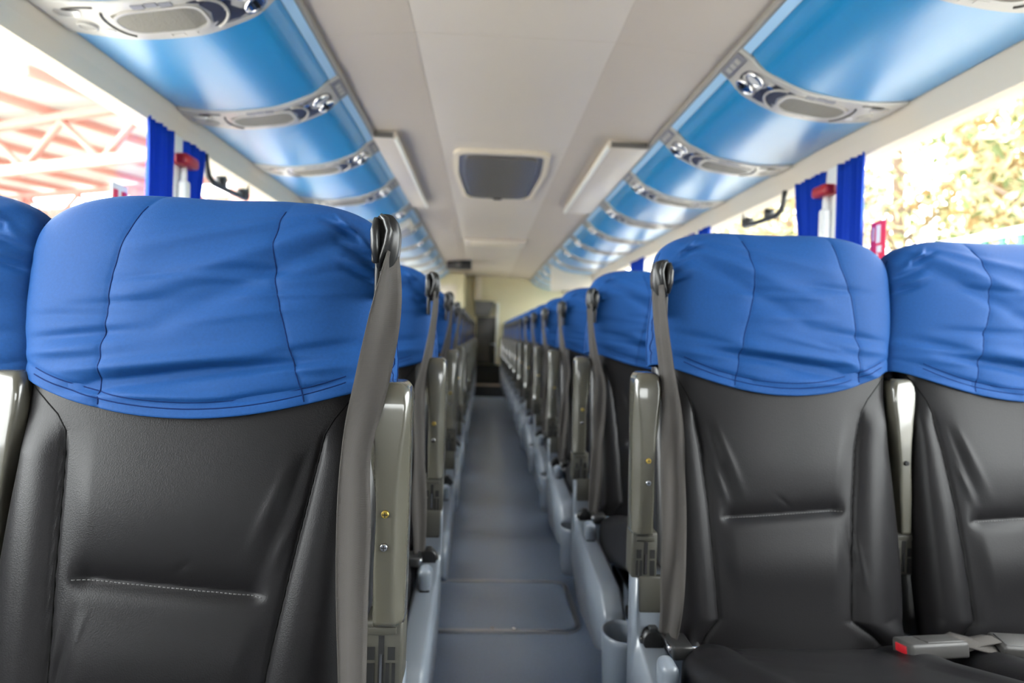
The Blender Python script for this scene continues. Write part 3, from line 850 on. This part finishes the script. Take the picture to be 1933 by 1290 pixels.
def make_frame(sx):
    b = MB()
    for y in (-.45, -.08): b.tube([(-.22, y, .44), (.22, y, .44)], .016, 10)
    for x in (-.17, .17): b.tube([(x, -.45, .44), (x, -.08, .44)], .014, 10); b.tube([(x, -.08, .44), (x, .05, .60)], .014, 10)
    return b.mesh('seat_frame', ['steel_frame'], sx)
def make_leg(x, sx):
    b = MB(); b.tube([(x, -.40, .44), (x, -.36, .16)], .016, 10); b.box(x - .03, x + .03, -.40, -.12, .1505, .165, r=.003); b.tube([(x, -.12, .44), (x, -.16, .16)], .016, 10)
    return b.mesh('leg', ['steel_frame'], sx)

PARTS = {}
for s in (-1, 1):               # s = -1: left of the aisle (aisle on +x); s = +1: mirrored
    sx = -s; dz = -.012 if s < 0 else .030
    P = PARTS[s] = {}; SIDE_NOW = s
    for hi in (True, False):
        P['back', hi] = make_backrest(sx, dz, hi)
        for sd in ((0, 1) if hi else (2, 3)): P['cover', hi, sd % 2] = make_cover(sx, dz, hi, sd + (10 if s > 0 else 0))
    P['cushion'] = make_cushion(sx); P['arm'] = make_armrest(sx, False); P['arm2'] = make_armrest(sx, True); P['hinge'] = make_hinge(sx)
    P['guide'] = make_guide(sx)
    for k in range(4): P['belt', k] = make_belt(sx, (0 if s < 0 else 1) if k == 0 else k + 2 + (s + 1) * 3)
    P['tongue'] = make_tongue(sx); P['buckle'] = make_buckle(sx); P['shield'] = make_shield(sx); P['cap'] = make_cap(sx)
    P['lever'] = make_lever(sx); P['cup'] = make_cup(sx); P['frame'] = make_frame(sx); P['shell'] = make_shell(sx)
    P['leg0'] = make_leg(-.17, sx); P['leg1'] = make_leg(.17, sx)
SCREW_B = screw_mesh(.872, 'brass', -.0135); SCREW_S = screw_mesh(.832, 'chrome', -.0165); SCREW_D = screw_mesh(.872, 'slot', -.0135)

def seat(s, x, y, aisle, row, label, group):
    P = PARTS[s]; sx = -s; hi = row == 0
    o = empty('coach_seat', (x, y, -.01), label, 'seat', group)
    link('backrest', P['back', hi], o); link('head_cover', P['cover', hi, (0 if aisle else 1) if hi else (row + (1 if aisle else 0)) % 2], o)
    link('seat_cushion', P['cushion'], o); link('back_shell', P['shell'], o); link('seat_frame', P['frame'], o); link('leg', P['leg0'], o); link('leg', P['leg1'], o)
    if aisle:
        a = link('armrest', P['arm'], o, (sx * (.259 if s < 0 else .271), 0, 0)); h = link('hinge', P['hinge'], a)
        link('screw', SCREW_B, a)['label'] = 'brass cross-head screw'; link('screw', SCREW_S, a)
        a = link('armrest', P['arm2'], o, (-sx * (.2325 if s < 0 else .24), .03, 0)); link('hinge', P['hinge'], a); link('screw', SCREW_D, a)
        g = link('belt_guide', P['guide'], o)
        bl = link('seat_belt', P['belt', 0 if row == 0 else 1 + (row * 2 + (s > 0)) % 3], o); link('belt_tongue', P['tongue'], bl)
        sh = link('side_shield', P['shield'], o); link('socket_cap', P['cap'], sh); link('recline_lever', P['lever'], sh)
        if s > 0: link('cup_holder', P['cup'], sh)
    bk = link('belt_buckle', P['buckle'], o, (-sx * .20 if aisle else sx * .10, -.12, .582)); bk.rotation_euler = (R(-8), 0, R(6) if aisle else R(174))
    return o
SX = {-1: (-.373, -.838), 1: (.583, 1.057)}
SY = {-1: .80, 1: 1.17}
NROW = {-1: 12, 1: 13}
for s, side in ((-1, 'left'), (1, 'right')):
    for k in range(NROW[s]):
        y = SY[s] + PITCH * k
        where = 'nearest the camera' if k == 0 else ('last row' if k == NROW[s] - 1 else '%s row back' % ORD[k])
        seat(s, SX[s][0], y, True, k, 'black leather seat with blue cover, %s aisle side, %s' % (side, where), 'aisle seats on the %s' % side)
        seat(s, SX[s][1], y, False, k, 'black leather seat with blue cover, by %s window, %s' % (side, where), 'window seats on the %s' % side)

# ------------------------------------------------------------------ curtains, hammers, stickers, handles
def curtain(s, y0, y1, taper0, taper1, label, seed):
    rnd = random.Random(seed)
    X = XL if s < 0 else XR
    nz, ny = 26, 90; th = .0016
    front = []; ph = rnd.uniform(0, 6); n_p = (y1 - y0) / .042
    for i in range(nz + 1):
        t = i / nz; z = Z_RAIL + .001 - t * .90
        a = y0 + taper0 * smooth01(t * 1.6) ; c = y1 - taper1 * smooth01(t * 1.6)
        row = []
        for j in range(ny + 1):
            u = j / ny
            d = .010 * (1 - .3 * t) * math.sin(2 * math.pi * n_p * u + ph + .5 * math.sin(3 * t)) + .004 * math.sin(2 * math.pi * n_p * .43 * u + ph * 2 + t)
            row.append((X - s * (.020 + d), a + (c - a) * u + .004 * math.sin(5 * t + u * 9), z))
        front.append(row)
    F = np.array(front); Bk = F.copy(); Bk[..., 0] += s * th
    b = MB()
    G = np.concatenate([F, Bk[:, ::-1]], 1)
    b.grid(G, cu=True)
    b.add(G[0], [tuple(range(G.shape[1]))]); b.add(G[-1], [tuple(range(G.shape[1]))])
    o = b.build('window_curtain', 'curtain'); tag(o, label, 'curtain', 'curtains on the %s' % ('left' if s < 0 else 'right'))
    return o
PORD = {2.60: 'first', 4.22: 'second', 5.84: 'third', 7.46: 'fourth', 9.08: 'fifth'}
for s, side in ((-1, 'left'), (1, 'right')):
    for i, y in enumerate([2.60, 4.22, 5.84, 7.46, 9.08]):
        yy = y + PD[s]
        curtain(s, yy - .245, yy - .045, .0, .0, 'blue gathered curtain on the near side of the %s %s window pillar' % (PORD[y], side), i * 2 + s)
        curtain(s, yy + .045, yy + (.19 if s < 0 else .27), .0, .09, 'blue gathered curtain on the far side of the %s %s window pillar' % (PORD[y], side), i * 2 + 1 + s)
    X = XL if s < 0 else XR
    y = 2.60 + PD[s]
    o = empty('emergency_hammer', (X - s * .012, y + .01, 1.585), 'red and white emergency hammer on the first %s window pillar' % side, 'emergency hammer')
    b = MB(); b.box(min(0, -s * .04), max(0, -s * .04), -.018, .018, -.20, .05, r=.012, seg=3); b.cyl((-s * .02, 0, .04), (-s * .02, 0, .10), .012, .010); b.build('holder', 'white', o)
    b = MB(); b.box(min(-s * .004, -s * .055), max(-s * .004, -s * .055), -.055, .055, .10, .145, r=.014, seg=3); b.build('hammer_head', 'red', o)
    # sticker on the glass beside the near curtain
    ys = 2.16 if s < 0 else 2.265
    o = empty('exit_sticker', (X + s * .017, ys, 1.45), 'red sticker with white marks on the glass beside the first %s curtain' % side, 'sticker')
    b = MB(); b.box(min(0, s * .002), max(0, s * .002), -.05, .04, -.10, .09); b.build('sheet', 'white' if s < 0 else 'sticker', o)
    b = MB()
    for z0, z1, y0, y1 in ((.01, .075, -.02, .005), (-.09, -.03, -.01, .015), (-.025, .0, -.028, .0), (.02, .07, .018, .026)):
        b.box(min(-s * .001, s * .001), max(-s * .001, s * .001), y0, y1, z0, z1, 0)
    if s < 0:
        b = MB()
        for z0, z1, y0, y1 in ((-.095, .07, -.042, -.02), (.0, .07, .005, .03), (-.095, -.05, .0, .03)): b.box(-.0, .0035, y0, y1, z0, z1)
    b.build('marking', 'sticker' if s < 0 else 'white', o)
    # black latch frame hanging from the header in the second window
    yh = 2.92 if s > 0 else 2.70
    o = empty('window_latch', (X - s * .02, yh, Z_RAIL), 'black bent latch frame hanging at the %s window behind the first curtain' % side, 'window latch')
    b = MB(); pts = [(0, 0, 0), (0, .012, -.05), (0, .03, -.085), (0, .08, -.103), (0, .26, -.10), (0, .45, -.092), (0, .475, -.08), (0, .48, -.02)]
    b.tube(pts, .012, 10, rads=[.011, .012, .014, .014, .013, .015, .010, .003]); b.build('frame', 'blackplastic', o)
    for yy in (.16, .40):
        b = MB(); b.box(-.018, .018, yy - .03, yy + .03, -.105, -.06, r=.012, seg=3); b.cyl((-.02, yy, -.068), (.02, yy, -.068), .014, n=14); b.build('latch_lug', 'blackplastic', o)

# ------------------------------------------------------------------ outdoors
GZ = -1.25
b = MB(); b.box(-60, 60, -40, 70, GZ - .1, GZ); struct('ground', b, 'ground')
# open-sided shed with red steel trusses, turned a little towards the bus
shed = empty('open_shed', (-6.2, 10.2, GZ), 'open steel shed with red trusses and corrugated sheets beyond the left windows', 'shed')
shed.rotation_euler = (0, 0, R(-25))
EZ = 5.5
def part(name, b, m): return b.build(name, m, shed)
for iy, yy in enumerate((0, 4.0)):
    for xx in (-13, -8.5, -4.2, 3.2):
        b = MB(); b.box(xx - .13, xx + .13, yy - .13, yy + .13, 0, EZ); part('post', b, 'redsteel')
    b = MB()
    b.box(-13.4, 4, yy - .07, yy + .07, 4.72, 4.88); b.box(-13.4, 4, yy - .07, yy + .07, 5.5, 5.62)
    for k in range(9):
        x0 = -13 + k * 1.9
        b.tube([(x0, yy, 4.8), (x0 + .95, yy, 5.5), (x0 + 1.9, yy, 4.8)], .06, 6)
    part('truss', b, 'redsteel')
b = MB()
for xx in np.arange(-13, 4, 1.5): b.box(xx - .05, xx + .05, -1.2, 4.5, 5.62, 5.75)
part('purlin', b, 'redsteel')
b = MB(); b.box(-13.8, 4.4, -1.5, 4.7, 5.75, 5.80); part('roof_sheet', b, 'roofsheet')
b = MB(); rows = []
for z in (0, 5.3): rows.append([(x, 4.35 + .03 * math.sin(x * 20), z) for x in np.linspace(-13.5, 4, 700)])
G = np.array(rows); Bk = G.copy(); Bk[..., 1] += .01
b.grid(np.concatenate([G, Bk[:, ::-1]], 1), cu=True); part('wall_sheet', b, 'wallsheet')
b = MB()
for a, c in ((-6.5, 3.2),): b.tube([(-8.5, 0, 3.2), (-6.9, 0, 4.8)], .06, 6); b.tube([(-4.2, 0, 3.2), (-2.6, 0, 4.8)], .06, 6); b.tube([(-4.2, 4.0, 3.0), (-2.4, 4.0, 4.8)], .06, 6)
part('brace', b, 'redsteel')

# right side: bank wall, green fence and trees
b = MB(); b.box(4.3, 4.6, -6, 30, GZ, .98, r=.02); tag(b.build('bank_wall', 'ground'), 'pale low retaining wall beyond the right windows under the fence', 'wall')
b = MB(); b.box(4.6, 14, -8, 32, GZ, .80); o = struct('ground.001', b, 'ground')
fn = empty('green_fence', (4.45, 6, .98), 'green metal picket fence with pale top rail beyond the right windows', 'fence')
b = MB(); b.box(-.03, .03, -9, 20, 1.06, 1.13, r=.01); b.build('top_rail', 'white', fn)
b = MB(); b.box(-.02, .02, -9, 20, .12, .17, r=.005); b.build('bottom_rail', 'green', fn)
for k in range(96):
    b = None
pk = MB(); pk.box(-.015, .015, -.03, .03, .0, 1.08, r=.004); pm = pk.mesh('picket', ['green'])
for k in range(90): link('picket', pm, fn, (0, -4.5 + k * .19, 0))
def tree(x, y, h, rad, n, mats, label, seed):
    rnd = np.random.RandomState(seed)
    t = empty('tree', (x, y, .80), label, 'tree', 'trees beyond the right windows')
    b = MB(); b.tube([(0, 0, 0), (.05, .03, h * .35), (-.04, .06, h * .7), (0, .0, h * .9)], .1, 8, rads=[.14, .11, .08, .03])
    for k in range(6):
        a = k * 1.05 + seed; z0 = h * (.25 + .09 * k)
        b.tube([(0, 0, z0), (rad * .4 * math.cos(a), rad * .4 * math.sin(a), z0 + .5), (rad * .8 * math.cos(a), rad * .8 * math.sin(a), z0 + .9)], .04, 6, rads=[.06, .04, .015])
    b.build('trunk', 'bark', t)
    d = rnd.normal(size=(n, 3)); d /= np.linalg.norm(d, axis=1)[:, None]
    rr = rnd.uniform(.55, 1.0, n) ** .6
    lump = 1 + .18 * np.sin(d[:, 0] * 5 + seed) + .16 * np.sin(d[:, 1] * 6 + seed * 2) + .14 * np.sin(d[:, 2] * 7)
    C = d * (rr * lump)[:, None] * np.array([rad, rad, h * .52]) + np.array([0, 0, h * .52])
    q = rnd.normal(size=(n, 3)); q /= np.linalg.norm(q, axis=1)[:, None]
    e = np.cross(q, rnd.normal(size=(n, 3))); e /= np.linalg.norm(e, axis=1)[:, None]
    f = np.cross(q, e)
    L = rnd.uniform(.06, .13, n)[:, None]
    V = np.stack([C - e * L, C - f * L * .45 + q * L * .12, C + e * L, C + f * L * .45 + q * L * .12], 1).reshape(-1, 3)
    me = bpy.data.meshes.new('foliage'); me.from_pydata(V.tolist(), [], [(4 * k, 4 * k + 1, 4 * k + 2, 4 * k + 3) for k in range(n)])
    for m in mats: me.materials.append(MT[m])
    me.polygons.foreach_set('material_index', rnd.choice(len(mats), n, p=[.6, .2, .2]).astype(int).tolist())
    link('foliage', me, t)
for i, (x, y, h, rad, mats, label) in enumerate((
        (7.0, 6.9, 5.4, 1.75, ('leaf_a', 'leaf_b', 'leaf_c'), 'pale yellow leafy tree behind the green fence, nearest'),
        (7.3, 11.0, 6.0, 1.9, ('leaf_a', 'leaf_c', 'leaf_b'), 'yellow and rust leafy tree behind the green fence, left of the nearest'),
        (6.4, 4.1, 2.6, .95, ('leaf_b', 'leaf_a', 'leaf_c'), 'low olive green bush close behind the green fence at the right edge'),
        (7.5, 15.4, 6.0, 2.0, ('leaf_a', 'leaf_b', 'leaf_c'), 'pale leafy tree farther along the fence, seen beside the first right curtain'),
        (7.8, 20.4, 6.0, 2.3, ('leaf_a', 'leaf_c', 'leaf_b'), 'pale leafy tree far down the fence, glimpsed beyond the right latch frame'),
        (11.8, 9.2, 7.2, 2.2, ('leaf_a', 'leaf_b', 'leaf_c'), 'tall pale tree standing behind the nearest yellow tree'))):
    tree(x, y, h, rad, 9000, mats, label, i + 3)
